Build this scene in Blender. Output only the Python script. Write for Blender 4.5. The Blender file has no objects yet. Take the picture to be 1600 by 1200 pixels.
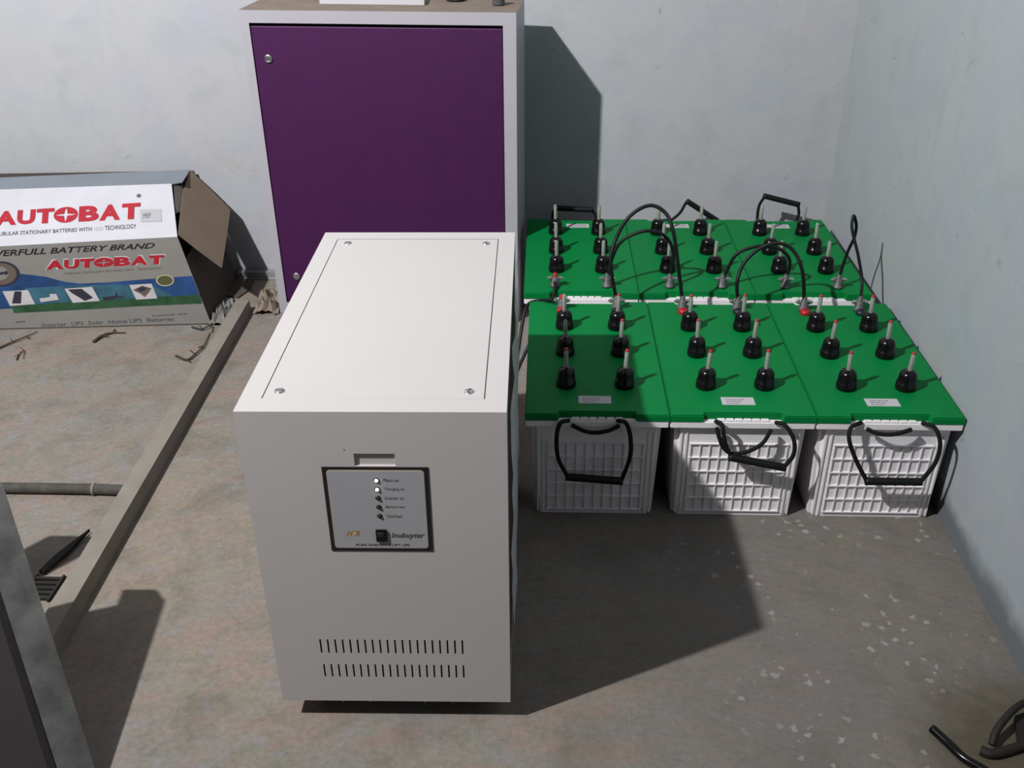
import bpy, bmesh, math, random
from mathutils import Vector, Matrix
random.seed(7)
S = bpy.context.scene
COL = S.collection

# ------------------------------------------------------------------ camera
CAM_H, YAW, PITCH, ROLL, FPX = 1.21388, -0.04991, 0.52239, -0.00953, 1525.49
_cy, _sy, _cp, _sp = math.cos(YAW), math.sin(YAW), math.cos(PITCH), math.sin(PITCH)
FWD = Vector((_sy*_cp, _cy*_cp, -_sp)); _r = Vector((_cy, -_sy, 0)); _u = _r.cross(FWD)
RIGHT = math.cos(ROLL)*_r + math.sin(ROLL)*_u
UP = -math.sin(ROLL)*_r + math.cos(ROLL)*_u
CAM = Vector((0, 0, CAM_H))
cd = bpy.data.cameras.new('camera'); cam = bpy.data.objects.new('camera', cd); COL.objects.link(cam)
cd.sensor_fit = 'HORIZONTAL'; cd.sensor_width = 36; cd.lens = FPX/1600*36; cd.clip_start = 0.02
cam.matrix_world = Matrix(((RIGHT.x, UP.x, -FWD.x, CAM.x), (RIGHT.y, UP.y, -FWD.y, CAM.y), (RIGHT.z, UP.z, -FWD.z, CAM.z), (0, 0, 0, 1)))
S.camera = cam

# ------------------------------------------------------------------ world, exposure
w = bpy.data.worlds.new('world'); S.world = w; w.use_nodes = True
w.node_tree.nodes['Background'].inputs[0].default_value = (0.55, 0.6, 0.65, 1)
w.node_tree.nodes['Background'].inputs[1].default_value = 0.0
S.view_settings.view_transform = 'Standard'; S.view_settings.look = 'None'
S.view_settings.gamma = 1.0; S.view_settings.exposure = 0.0; S.view_settings.use_curve_mapping = False
LAMP = Vector((-1.76, 0.215, 2.778))
LAMP_POWER = 245
LAMP_COLOR = (1.0, 0.985, 0.98)


# a point of the place seen at a given pixel, on a real plane
def ray(u, v): return FWD + RIGHT*((u-800)/FPX) - UP*((v-600)/FPX)
def at(u, v, ax, val):
    d = ray(u, v); return CAM + d*((val-CAM[ax])/d[ax])
def onp(u, v, o, n):
    d = ray(u, v); return CAM + d*((o-CAM).dot(n)/d.dot(n))

# ------------------------------------------------------------------ node helpers
def newmat(name):
    m = bpy.data.materials.new(name); m.use_nodes = True
    nt = m.node_tree; b = nt.nodes['Principled BSDF']
    return m, nt, b
def N(nt, t, **k):
    n = nt.nodes.new(t)
    for a, v in k.items(): setattr(n, a, v)
    return n
def noise(nt, vec, scale, detail=4, rough=0.6, dist=0.0):
    n = N(nt, 'ShaderNodeTexNoise'); n.inputs['Scale'].default_value = scale
    n.inputs['Detail'].default_value = detail; n.inputs['Roughness'].default_value = rough; n.inputs['Distortion'].default_value = dist
    nt.links.new(vec, n.inputs['Vector']); return n.outputs['Fac']
def ramp(nt, fac, stops):
    r = N(nt, 'ShaderNodeValToRGB'); e = r.color_ramp.elements
    while len(e) < len(stops): e.new(0.5)
    for i, (p_, c) in enumerate(stops):
        e[i].position = p_; e[i].color = (c, c, c, 1) if isinstance(c, (int, float)) else (*c, 1)
    nt.links.new(fac, r.inputs[0]); return r.outputs[0]
def mix(nt, fac, a, b, mode='MIX'):
    m = N(nt, 'ShaderNodeMix', data_type='RGBA', blend_type=mode)
    for sock, val in ((m.inputs[0], fac), (m.inputs[6], a), (m.inputs[7], b)):
        if hasattr(val, 'is_output'): nt.links.new(val, sock)
        elif isinstance(val, (int, float)): sock.default_value = val
        else: sock.default_value = (*val, 1)
    return m.outputs[2]
def mth(nt, op, a, b=None, c=None):
    m = N(nt, 'ShaderNodeMath', operation=op)
    for i, v in enumerate((a, b, c)):
        if v is None: continue
        if hasattr(v, 'is_output'): nt.links.new(v, m.inputs[i])
        else: m.inputs[i].default_value = v
    return m.outputs[0]
def bump(nt, b, h, strength=0.3, dist=0.01):
    bn = N(nt, 'ShaderNodeBump'); bn.inputs['Strength'].default_value = strength; bn.inputs['Distance'].default_value = dist
    nt.links.new(h, bn.inputs['Height']); nt.links.new(bn.outputs[0], b.inputs['Normal'])
def srgb(r, g, b):
    f = lambda c: (c/255/12.92) if c/255 <= 0.04045 else ((c/255+0.055)/1.055)**2.4
    return (0.5*f(r), 0.5*f(g), 0.5*f(b))      # overall reflectance scale: all colours lowered to deepen shade by cutting bounce light

def simple(name, col, rough=0.5, metal=0.0, var=0.12, scale=30, bmp=0.0, bscale=120, coat=0.0, trans=0.0, emit=None, es=0, spec=0.5):
    m, nt, b = newmat(name)
    tc = N(nt, 'ShaderNodeTexCoord').outputs['Object']
    f = noise(nt, tc, scale, 5, 0.6)
    d = ramp(nt, f, [(0.25, tuple(c*(1-var) for c in col)), (0.75, tuple(min(1, c*(1+var*0.6)) for c in col))])
    nt.links.new(d, b.inputs['Base Color'])
    b.inputs['Roughness'].default_value = rough; b.inputs['Metallic'].default_value = metal
    b.inputs['Coat Weight'].default_value = coat; b.inputs['Transmission Weight'].default_value = trans
    b.inputs['Specular IOR Level'].default_value = spec
    if bmp: bump(nt, b, noise(nt, tc, bscale, 4, 0.6), bmp, 0.002)
    if emit: b.inputs['Emission Color'].default_value = (*emit, 1); b.inputs['Emission Strength'].default_value = es
    return m

# ---- plaster wall paint
def wall_mat(name, base, stain, patchy, seed, base_shade=False):
    m, nt, b = newmat(name)
    tc = N(nt, 'ShaderNodeTexCoord').outputs['Object']
    mp = N(nt, 'ShaderNodeMapping'); mp.inputs['Location'].default_value = (seed, seed*1.7, seed*0.3); nt.links.new(tc, mp.inputs[0]); v = mp.outputs[0]
    big = noise(nt, v, 2.2, 5, 0.6, 0.4); mid = noise(nt, v, 9, 6, 0.65, 0.3); fine = noise(nt, v, 120, 3, 0.7)
    c = mix(nt, ramp(nt, big, [(0.35, 0.0), (0.7, 1.0)]), base, patchy)
    c = mix(nt, ramp(nt, mid, [(0.52, 0.0), (0.72, 0.45)]), c, stain)
    tint = noise(nt, v, 5.0, 3, 0.5, 0.3); tin2 = noise(nt, mp.outputs[0], 6.5, 3, 0.5, 0.9)
    c = mix(nt, ramp(nt, tint, [(0.50, 0.0), (0.62, 0.35)]), c, (base[0]*1.02, base[1]*0.93, base[2]*1.02))
    c = mix(nt, ramp(nt, tin2, [(0.52, 0.0), (0.62, 0.35)]), c, (base[0]*0.90, base[1]*0.95, base[2]*1.03))
    # small scuffs
    sp = noise(nt, v, 26, 3, 0.5, 0.8)
    c = mix(nt, ramp(nt, sp, [(0.70, 0.0), (0.78, 0.5)]), c, tuple(x*0.55 for x in stain))
    sv = N(nt, 'ShaderNodeMapping'); sv.inputs['Scale'].default_value = (14, 14, 1.6); nt.links.new(tc, sv.inputs[0])
    st = noise(nt, sv.outputs[0], 1.0, 5, 0.7)
    c = mix(nt, ramp(nt, st, [(0.55, 0.0), (0.85, 0.35)]), c, tuple(x*0.85 for x in base))
    c = mix(nt, ramp(nt, fine, [(0.3, 0.12), (0.6, 0.0)]), c, (0.25, 0.28, 0.28))
    if base_shade:
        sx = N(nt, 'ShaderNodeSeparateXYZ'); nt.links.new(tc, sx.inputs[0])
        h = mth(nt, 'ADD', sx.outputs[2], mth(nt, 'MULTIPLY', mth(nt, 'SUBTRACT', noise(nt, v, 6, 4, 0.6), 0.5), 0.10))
        c = mix(nt, ramp(nt, h, [(0.035, 0.75), (0.075, 0.0)]), c, srgb(88, 96, 104))  # shade painted as a darker band along the wall foot
    nt.links.new(c, b.inputs['Base Color']); b.inputs['Roughness'].default_value = 0.75
    bump(nt, b, mth(nt, 'ADD', mth(nt, 'MULTIPLY', mid, 1.0), mth(nt, 'MULTIPLY', fine, 0.25)), 0.35, 0.006)
    return m

def floor_mat():
    m, nt, b = newmat('trowelled_concrete')
    tc = N(nt, 'ShaderNodeTexCoord').outputs['Object']
    sx = N(nt, 'ShaderNodeSeparateXYZ'); nt.links.new(tc, sx.inputs[0])
    X, Y = sx.outputs[0], sx.outputs[1]
    # trowel sweeps: arcs around a spot near the door
    dx = mth(nt, 'SUBTRACT', X, 0.1); dy = mth(nt, 'SUBTRACT', Y, 0.1)
    rad = mth(nt, 'SQRT', mth(nt, 'ADD', mth(nt, 'MULTIPLY', dx, dx), mth(nt, 'MULTIPLY', dy, dy)))
    ang = mth(nt, 'ARCTAN2', dx, dy)
    cmb = N(nt, 'ShaderNodeCombineXYZ'); nt.links.new(mth(nt, 'MULTIPLY', rad, 22), cmb.inputs[0]); nt.links.new(mth(nt, 'MULTIPLY', ang, 5.5), cmb.inputs[1])
    arcs = noise(nt, cmb.outputs[0], 1.0, 7, 0.62, 0.7)
    big = noise(nt, tc, 2.3, 5, 0.6, 0.6); mid = noise(nt, tc, 8, 6, 0.65, 0.5); fine = noise(nt, tc, 90, 5, 0.7)
    pink, grey, beige, dark = srgb(180, 154, 141), srgb(160, 157, 154), srgb(172, 164, 147), srgb(110, 103, 93)
    c = mix(nt, ramp(nt, big, [(0.38, 0.0), (0.62, 1.0)]), grey, beige)
    c = mix(nt, ramp(nt, arcs, [(0.44, 0.0), (0.62, 0.7)]), c, pink)
    blot = noise(nt, tc, 15, 5, 0.6, 0.5)
    c = mix(nt, ramp(nt, blot, [(0.52, 0.0), (0.62, 0.55)]), c, srgb(150, 150, 132))
    blo2 = noise(nt, tc, 19, 4, 0.55, 0.8)
    c = mix(nt, ramp(nt, blo2, [(0.55, 0.0), (0.65, 0.5)]), c, srgb(168, 168, 174))
    c = mix(nt, ramp(nt, mid, [(0.50, 0.0), (0.75, 0.55)]), c, dark)
    a2 = noise(nt, cmb.outputs[0], 2.3, 6, 0.7, 0.4)
    c = mix(nt, ramp(nt, a2, [(0.55, 0.0), (0.75, 0.4)]), c, dark)
    c = mix(nt, ramp(nt, fine, [(0.3, 0.35), (0.62, 0.0)]), c, srgb(96, 90, 84))
    # the side by the wall is greyer, darker cement
    gx = mth(nt, 'ADD', X, mth(nt, 'MULTIPLY', mth(nt, 'SUBTRACT', big, 0.5), 0.5))
    c = mix(nt, ramp(nt, mth(nt, 'MULTIPLY_ADD', gx, 0.5, 0.5), [(0.45, 0.0), (0.66, 0.55)]), c, srgb(122, 120, 117))
    sm = noise(nt, cmb.outputs[0], 1.6, 6, 0.7, 1.2)
    c = mix(nt, ramp(nt, sm, [(0.60, 0.0), (0.72, 0.5)]), c, srgb(142, 118, 108))
    ye = noise(nt, tc, 7.3, 4, 0.6, 1.0)
    c = mix(nt, mth(nt, 'MULTIPLY', ramp(nt, ye, [(0.64, 0.0), (0.70, 0.55)]), ramp(nt, X, [(0.2, 0.0), (0.35, 1.0)])), c, srgb(150, 142, 96))
    # white paint drips near the wall side
    vo = N(nt, 'ShaderNodeTexVoronoi'); vo.inputs['Scale'].default_value = 42; nt.links.new(tc, vo.inputs['Vector'])
    vn = N(nt, 'ShaderNodeTexNoise'); vn.inputs['Scale'].default_value = 75; vn.inputs['Detail'].default_value = 6; nt.links.new(tc, vn.inputs['Vector'])
    dd = mth(nt, 'ADD', vo.outputs['Distance'], mth(nt, 'MULTIPLY_ADD', vn.outputs['Fac'], 1.3, -0.45))
    sel = N(nt, 'ShaderNodeSeparateColor'); nt.links.new(vo.outputs['Color'], sel.inputs[0])
    drop = mth(nt, 'MULTIPLY', ramp(nt, dd, [(0.34, 1.0), (0.44, 0.0)]), ramp(nt, sel.outputs[0], [(0.35, 0.0), (0.42, 1.0)]))
    area = mth(nt, 'MULTIPLY', ramp(nt, X, [(0.16, 0.0), (0.34, 1.0)]), ramp(nt, noise(nt, tc, 6, 3, 0.5), [(0.45, 0.1), (0.56, 1.0)]))
    c = mix(nt, mth(nt, 'MULTIPLY', mth(nt, 'MULTIPLY', drop, area), 0.65), c, srgb(200, 198, 194))
    # earth swept into the corner by the wall
    ex = mth(nt, 'SUBTRACT', X, 0.72); ey = mth(nt, 'SUBTRACT', Y, 1.02)
    er = mth(nt, 'SQRT', mth(nt, 'ADD', mth(nt, 'MULTIPLY', ex, ex), mth(nt, 'MULTIPLY', ey, ey)))
    er = mth(nt, 'ADD', er, mth(nt, 'MULTIPLY', mth(nt, 'SUBTRACT', noise(nt, tc, 14, 5, 0.7), 0.5), 0.18))
    c = mix(nt, ramp(nt, er, [(0.08, 0.8), (0.20, 0.0)]), c, srgb(92, 84, 62))
    nt.links.new(c, b.inputs['Base Color']); b.inputs['Roughness'].default_value = 0.8; b.inputs['Specular IOR Level'].default_value = 0.3
    h = mth(nt, 'ADD', mth(nt, 'MULTIPLY', arcs, 0.8), mth(nt, 'ADD', mth(nt, 'MULTIPLY', mid, 0.5), mth(nt, 'MULTIPLY', fine, 0.35)))
    bump(nt, b, h, 0.5, 0.008)
    return m

M = {}
M['wall_back'] = wall_mat('back_wall_paint', srgb(205, 209, 216), srgb(180, 188, 188), srgb(212, 213, 214), 3.1)
M['wall_right'] = wall_mat('side_wall_paint', srgb(192, 202, 208), srgb(170, 182, 184), srgb(198, 204, 204), 9.4, base_shade=True)
M['wall_far'] = wall_mat('room_paint', srgb(112, 112, 114), srgb(96, 98, 98), srgb(112, 112, 112), 1.3)
M['floor'] = floor_mat()
M['white_metal'] = simple('ivory_powder_coat', srgb(236, 231, 230), 0.45, var=0.02, scale=8, bmp=0.05, bscale=900)
M['grey_metal'] = simple('white_cabinet_paint', srgb(205, 202, 212), 0.45, var=0.05, scale=6)
M['purple'] = simple('purple_paint', srgb(78, 20, 84), 0.5, var=0.10, scale=14, bmp=0.15, bscale=400, spec=0.35)
M['black'] = simple('black_plastic', (0.003, 0.003, 0.0035), 0.22, var=0.2, spec=0.3)
M['dark'] = simple('dark_recess', (0.008, 0.008, 0.008), 0.8)
M['rubber'] = simple('black_rubber', (0.004, 0.0045, 0.005), 0.5, var=0.3, scale=200, spec=0.25)
M['rope'] = simple('black_braided_rope', (0.005, 0.0055, 0.006), 0.75, var=0.5, scale=600, bmp=0.6, bscale=500, spec=0.2)
M['green'] = simple('green_plastic', (0.0006, 0.150, 0.034), 0.5, var=0.12, scale=5, bmp=0.04, bscale=300, spec=0.12)
M['white_plastic'] = simple('white_plastic', (0.70, 0.675, 0.70), 0.45, var=0.04, scale=10)
M['chrome'] = simple('zinc_steel', (0.62, 0.62, 0.62), 0.3, metal=1.0, var=0.2, scale=80)
M['lead'] = simple('dull_lead', (0.13, 0.13, 0.135), 0.6, metal=0.6, var=0.3, scale=80)
M['red'] = simple('red_plastic', srgb(205, 30, 45), 0.4, var=0.08)
M['navy'] = simple('dark_blue_plastic', srgb(28, 34, 52), 0.5)
M['tube'] = simple('clear_tube_plastic', (0.62, 0.66, 0.60), 0.12, trans=0.75, var=0.03)
M['paper'] = simple('white_paper', srgb(228, 226, 232), 0.6, var=0.03)
M['ink'] = simple('grey_ink', srgb(70, 70, 72), 0.7)
M['black_ink'] = simple('black_ink', srgb(22, 20, 24), 0.6)
M['red_ink'] = simple('red_ink', srgb(200, 20, 45), 0.5)
M['gold_ink'] = simple('gold_ink', srgb(205, 160, 70), 0.5)
M['border_ink'] = simple('dark_maroon_ink', srgb(34, 20, 28), 0.5)
M['panel'] = simple('silver_grey_print', srgb(205, 206, 212), 0.4, var=0.03)
M['cream_ink'] = simple('cream_ink', srgb(226, 212, 168), 0.5)
M['led_on'] = simple('lit_indicator', (0.9, 1, 0.9), 0.3, emit=(0.85, 1.0, 0.88), es=6)
M['led_off'] = simple('unlit_indicator', (0.012, 0.02, 0.014), 0.2)
M['silver_card'] = simple('glossy_silver_card', (0.47, 0.47, 0.51), 0.32, metal=0.2, var=0.10, scale=9, bmp=0.35, bscale=16)
M['grey_card'] = simple('silver_grey_card', srgb(158, 156, 152), 0.45, var=0.12, scale=7, bmp=0.2, bscale=20)
M['blue_card'] = simple('dull_blue_grey_card', srgb(150, 160, 172), 0.5, var=0.15, scale=7, bmp=0.2, bscale=20)
M['kraft'] = simple('brown_cardboard', srgb(146, 126, 108), 0.85, var=0.12, scale=20, bmp=0.2, bscale=80)
M['kraft_in'] = simple('dark_cardboard', srgb(96, 86, 80), 0.9, var=0.15, scale=20)
M['blue_ink'] = simple('blue_ink', srgb(44, 88, 150), 0.4, var=0.6, scale=16)
M['teal_ink'] = simple('teal_ink', srgb(66, 118, 140), 0.4, var=0.5, scale=22)
M['green_ink'] = simple('green_ink', srgb(50, 98, 62), 0.45, var=0.6, scale=40)
M['olive_ink'] = simple('olive_ink', srgb(96, 100, 60), 0.5)
M['pale_ink'] = simple('pale_ink', srgb(226, 222, 226), 0.5)
M['slate_ink'] = simple('slate_ink', srgb(52, 50, 66), 0.5)
M['brown_ink'] = simple('brown_ink', srgb(120, 104, 96), 0.5)
M['timber'] = simple('cement_stained_timber', srgb(160, 153, 142), 0.85, var=0.18, scale=18, bmp=0.4, bscale=60)
M['old_wood'] = simple('weathered_grey_wood', srgb(86, 87, 86), 0.85, var=0.65, scale=22, bmp=0.6, bscale=50)
M['dark_wood'] = simple('dark_wood', srgb(40, 32, 34), 0.85, var=0.4, scale=22, bmp=0.5, bscale=50)
M['conduit'] = simple('dusty_grey_pipe', srgb(88, 84, 78), 0.85, var=0.5, scale=45, bmp=0.4, bscale=70)
M['bag'] = simple('dusty_cement_bag', srgb(165, 150, 132), 0.9, var=0.25, scale=22, bmp=0.5, bscale=50)
M['bag_grey'] = simple('grey_paper_scrap', srgb(150, 146, 142), 0.9, var=0.25, scale=22, bmp=0.5, bscale=50)
M['dry'] = simple('dry_twig', srgb(84, 66, 50), 0.9, var=0.4, scale=60)
M['rust'] = simple('dark_rusty_metal', srgb(26, 20, 12), 0.75, var=0.5, scale=50)
M['alu'] = simple('dull_aluminium', srgb(200, 200, 202), 0.45, metal=0.5, var=0.15, scale=40)
M['dust'] = simple('brown_dusty_top', srgb(150, 134, 120), 0.85, var=0.25, scale=16)
M['iron'] = simple('dark_grime_iron', srgb(70, 64, 60), 0.6, metal=0.4, var=0.4, scale=80)

# ------------------------------------------------------------------ mesh helpers
def link(name, me, mat, parent=None, smooth=False):
    o = bpy.data.objects.new(name, me); COL.objects.link(o)
    if mat is not None and not me.materials: me.materials.append(M[mat] if isinstance(mat, str) else mat)
    if smooth:
        for p_ in me.polygons: p_.use_smooth = True
    if parent: o.parent = parent
    return o
def mesh(bm, name='m'):
    me = bpy.data.meshes.new(name); bmesh.ops.recalc_face_normals(bm, faces=bm.faces[:]) if bm.faces else None
    bm.to_mesh(me); bm.free(); return me
def add_box(bm, a, b):
    vs = [bm.verts.new((x, y, z)) for x in (a[0], b[0]) for y in (a[1], b[1]) for z in (a[2], b[2])]
    fs = []
    for f in ((0,1,3,2), (4,6,7,5), (0,4,5,1), (2,3,7,6), (0,2,6,4), (1,5,7,3)): fs.append(bm.faces.new([vs[i] for i in f]))
    return vs, fs
def box_me(a, b, bev=0.0, seg=2):
    bm = bmesh.new(); add_box(bm, a, b)
    if bev: bmesh.ops.bevel(bm, geom=bm.edges[:], offset=bev, segments=seg, affect='EDGES', profile=0.6)
    return mesh(bm)
def lathe(prof, seg=20, bm=None, off=(0, 0, 0)):
    own = bm is None
    if own: bm = bmesh.new()
    rings = []
    for r, z in prof:
        rings.append([bm.verts.new((off[0]+r*math.cos(2*math.pi*i/seg), off[1]+r*math.sin(2*math.pi*i/seg), off[2]+z)) for i in range(seg)])
    for a, b in zip(rings, rings[1:]):
        for i in range(seg): bm.faces.new((a[i], a[(i+1) % seg], b[(i+1) % seg], b[i]))
    bm.faces.new(rings[0][::-1]); bm.faces.new(rings[-1])
    return mesh(bm) if own else bm
def catmull(pts, n=8):
    P = [Vector(p_) for p_ in pts]
    if len(P) < 3: return P
    Q = [2*P[0]-P[1]] + P + [2*P[-1]-P[-2]]; out = []
    for i in range(1, len(Q)-2):
        for k in range(n):
            t = k/n; a, b, c, d = Q[i-1:i+3]
            out.append(0.5*((2*b)+(c-a)*t+(2*a-5*b+4*c-d)*t*t+(3*b-a-3*c+d)*t**3))
    out.append(P[-1]); return out
def tube(pts, r, seg=10, bm=None, smooth=True, n=8, caps=True):
    own = bm is None
    if own: bm = bmesh.new()
    P = catmull(pts, n) if smooth else [Vector(p_) for p_ in pts]
    rs = r if isinstance(r, (list, tuple)) else None
    T = [(P[min(i+1, len(P)-1)]-P[max(i-1, 0)]).normalized() for i in range(len(P))]
    ref = Vector((0, 0, 1)) if abs(T[0].z) < 0.9 else Vector((1, 0, 0))
    nrm = (ref - T[0]*ref.dot(T[0])).normalized(); rings = []
    for i, q in enumerate(P):
        nrm = (nrm - T[i]*nrm.dot(T[i])).normalized(); bi = T[i].cross(nrm)
        rr = r if rs is None else rs[0]+(rs[1]-rs[0])*i/(len(P)-1)
        rings.append([bm.verts.new(q+rr*(math.cos(2*math.pi*k/seg)*nrm+math.sin(2*math.pi*k/seg)*bi)) for k in range(seg)])
    for a, b in zip(rings, rings[1:]):
        for i in range(seg): bm.faces.new((a[i], a[(i+1) % seg], b[(i+1) % seg], b[i]))
    if caps: bm.faces.new(rings[0][::-1]); bm.faces.new(rings[-1])
    return mesh(bm) if own else bm
def tag(o, label=None, cat=None, group=None, kind=None):
    if label: o['label'] = label
    if cat: o['category'] = cat
    if group: o['group'] = group
    if kind: o['kind'] = kind
    return o
def thing(name, label, cat, loc=(0, 0, 0), rot=(0, 0, 0), group=None):
    o = bpy.data.objects.new(name, None); COL.objects.link(o); o.empty_display_size = 0.05
    o.location = loc; o.rotation_euler = rot; return tag(o, label, cat, group)
def polyprism(pts, off):   # closed polygon extruded by a vector
    bm = bmesh.new(); off = Vector(off); n = len(pts)
    a = [bm.verts.new(Vector(p_)) for p_ in pts]; b = [bm.verts.new(Vector(p_)+off) for p_ in pts]
    bm.faces.new(a); bm.faces.new(b[::-1])
    for i in range(n): bm.faces.new((a[i], b[i], b[(i+1) % n], a[(i+1) % n]))
    return mesh(bm)
def text_me(s, bold=0.0, xs=1.0, shear=0.0):
    """lettering as a flat mesh scaled to the unit square (x 0..1, y 0..1 of its own bounding box)"""
    c = bpy.data.curves.new('t', 'FONT'); c.body = s; c.size = 1; c.offset = bold; c.extrude = 0.0; c.shear = shear; c.resolution_u = 3
    o = bpy.data.objects.new('t', c); COL.objects.link(o)
    dg = bpy.context.evaluated_depsgraph_get(); dg.update()
    me = bpy.data.meshes.new_from_object(o.evaluated_get(dg)); bpy.data.objects.remove(o); bpy.data.curves.remove(c)
    me.materials.clear()
    xs_ = [v.co.x for v in me.vertices]; ys = [v.co.y for v in me.vertices]
    x0, x1, y0, y1 = min(xs_), max(xs_), min(ys), max(ys)
    for v in me.vertices: v.co = ((v.co.x-x0)/(x1-x0), (v.co.y-y0)/(y1-y0), 0)
    return me
def warp(me, fn):
    for v in me.vertices: v.co = fn(v.co.x, v.co.y)
    return me
def join(mes):
    bm = bmesh.new()
    for m_ in mes: bm.from_mesh(m_)
    me = bpy.data.meshes.new('j'); bm.to_mesh(me); bm.free(); return me

# ------------------------------------------------------------------ the room
RX = lambda y: 0.777 + 0.0101*(y-2)
BY = 2.757
def struct(name, me, mat): return tag(link(name, me, mat), kind='structure')
struct('floor', box_me((-3.2, -2.4, -0.1), (1.1, 2.95, 0.0)), 'floor')
struct('wall_back', box_me((-3.2, BY, 0.0), (1.1, BY+0.15, 3.05)), 'wall_back')
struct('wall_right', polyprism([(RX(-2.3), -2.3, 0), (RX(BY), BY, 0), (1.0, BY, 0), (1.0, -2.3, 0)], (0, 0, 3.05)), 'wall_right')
struct('wall_left', box_me((-3.2, -2.3, 0.0), (-3.0, BY, 3.05)), 'wall_far')
struct('wall_front', box_me((-3.2, -2.4, 0.0), (1.1, -2.3, 3.05)), 'wall_far')
struct('ceiling', box_me((-3.2, -2.4, 3.05), (1.1, 2.95, 3.15)), 'wall_far')

# ------------------------------------------------------------------ ceiling lamp that lights the room
lt = thing('flood_lamp', 'small square flood lamp on a bracket hanging from the ceiling', 'lamp', LAMP)
link('bracket', tube([(0, -0.03, 0.0), (0, -0.03, 0.272)], 0.006, smooth=False), 'white_plastic', lt)
LDIR = Vector((0.28, 0.93, -0.22)).normalized()
hs = link('lamp_housing', box_me((-0.06, -0.06, 0.004), (0.06, 0.06, 0.03), 0.004), 'grey_metal', lt)
hs.rotation_euler = LDIR.to_track_quat('-Z', 'Y').to_euler()
ld = bpy.data.lights.new('flood_light', 'AREA'); ld.shape = 'SQUARE'; ld.size = 0.07; ld.energy = LAMP_POWER; ld.color = LAMP_COLOR
lo = bpy.data.objects.new('flood_light', ld); COL.objects.link(lo); lo.parent = lt; lo.rotation_euler = hs.rotation_euler

# ------------------------------------------------------------------ the ivory inverter cabinet
def holed_face(bm, org, ex, ez, xs, zs, holes, n, depth, mi_side, mi_back):
    """face over the grid xs x zs; cells inside a hole are pushed in by depth against the normal n"""
    V = {}
    def g(i, j, d=0):
        k = (i, j, d)
        if k not in V: V[k] = bm.verts.new(org+ex*xs[i]+ez*zs[j]-n*d)
        return V[k]
    for i in range(len(xs)-1):
        for j in range(len(zs)-1):
            cx, cz = (xs[i]+xs[i+1])/2, (zs[j]+zs[j+1])/2
            h = next((h for h in holes if h[0] < cx < h[1] and h[2] < cz < h[3]), None)
            if h is None:
                bm.faces.new((g(i, j), g(i+1, j), g(i+1, j+1), g(i, j+1)))
            else:
                d = h[4]; f = bm.faces.new((g(i, j, d), g(i+1, j, d), g(i+1, j+1, d), g(i, j+1, d))); f.material_index = h[5]
                e = 1e-5
                for (p_, q, on) in (((i, j), (i+1, j), abs(zs[j]-h[2]) < e), ((i, j+1), (i+1, j+1), abs(zs[j+1]-h[3]) < e),
                                    ((i, j), (i, j+1), abs(xs[i]-h[0]) < e), ((i+1, j), (i+1, j+1), abs(xs[i+1]-h[1]) < e)):
                    if on:
                        f = bm.faces.new((g(*p_), g(*q), g(*q, d), g(*p_, d))); f.material_index = h[5]
UW, UD, UH = 0.35123, 0.63977, 0.52057
ups = thing('inverter_cabinet', 'ivory steel power inverter cabinet with a front control panel, standing on casters', 'inverter',
            (-0.41091, 1.04569, 0.04155), (-0.00626, 0, 0.02577))
def brk(vals): return sorted(set(round(v, 6) for v in vals))
holes = []
for (x0, x1, z0, z1) in ((0.0695, 0.2825, 0.1005, 0.1275), (0.0700, 0.2825, 0.0515, 0.0772)):
    for k in range(20):
        xc = x0+0.0012+(x1-x0-0.0024)*k/19; holes.append((round(xc-0.0012, 6), round(xc+0.0012, 6), z0, z1, 0.012, 1))
holes.append((0.1495, 0.2035, 0.4372, 0.4567, 0.0035, 0)); holes.append((0.1372, 0.1390, 0.4615, 0.4633, 0.006, 1))
bm = bmesh.new()
xs = brk([0, UW]+[h[0] for h in holes]+[h[1] for h in holes]); zs = brk([0, UH]+[h[2] for h in holes]+[h[3] for h in holes])
holed_face(bm, Vector((0, 0, 0)), Vector((1, 0, 0)), Vector((0, 0, 1)), xs, zs, holes, Vector((0, -1, 0)), 0, 0, 0)
th = [(0.0285, 0.3220, 0.0335, 0.6060, 0.003, 1)]
holed_face(bm, Vector((0, 0, UH)), Vector((1, 0, 0)), Vector((0, 1, 0)), [0, 0.0285, 0.3220, UW], [0, 0.0335, 0.6060, UD], th, Vector((0, 0, 1)), 0, 0, 0)
def quad(bm, *p_): return bm.faces.new([bm.verts.new(q) for q in p_])
quad(bm, (0, 0, 0), (0, 0, UH), (0, UD, UH), (0, UD, 0)); quad(bm, (UW, 0, 0), (UW, UD, 0), (UW, UD, UH), (UW, 0, UH))
quad(bm, (0, UD, 0), (0, UD, UH), (UW, UD, UH), (UW, UD, 0)); quad(bm, (0, 0, 0), (0, UD, 0), (UW, UD, 0), (UW, 0, 0))
bmesh.ops.remove_doubles(bm, verts=bm.verts[:], dist=1e-6)
me = mesh(bm); me.materials.append(M['white_metal']); me.materials.append(M['dark'])
body = link('housing', me, None, ups)
link('top_cover', box_me((0.0296, 0.0346, UH-0.003), (0.3209, 0.6049, UH), 0.0005, 1), 'white_metal', ups)
def screw_me():
    bm = lathe([(0.0072, -0.0005), (0.0072, 0.0004), (0.0062, 0.0014), (0.002, 0.0018)], 20, bmesh.new())
    return mesh(bm)
scr = screw_me(); slot = box_me((-0.0058, -0.0007, 0.0010), (0.0058, 0.0007, 0.0020))
for k, (x, y) in enumerate(((0.0510, 0.5850), (0.3005, 0.5830), (0.0485, 0.0528), (0.3001, 0.0525))):
    s = link('screw', scr, 'chrome', ups, True); s.location = (x, y, UH); s.rotation_euler.z = 0.4+k*1.3
    link('screw_slot', slot, 'dark', s)
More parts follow.
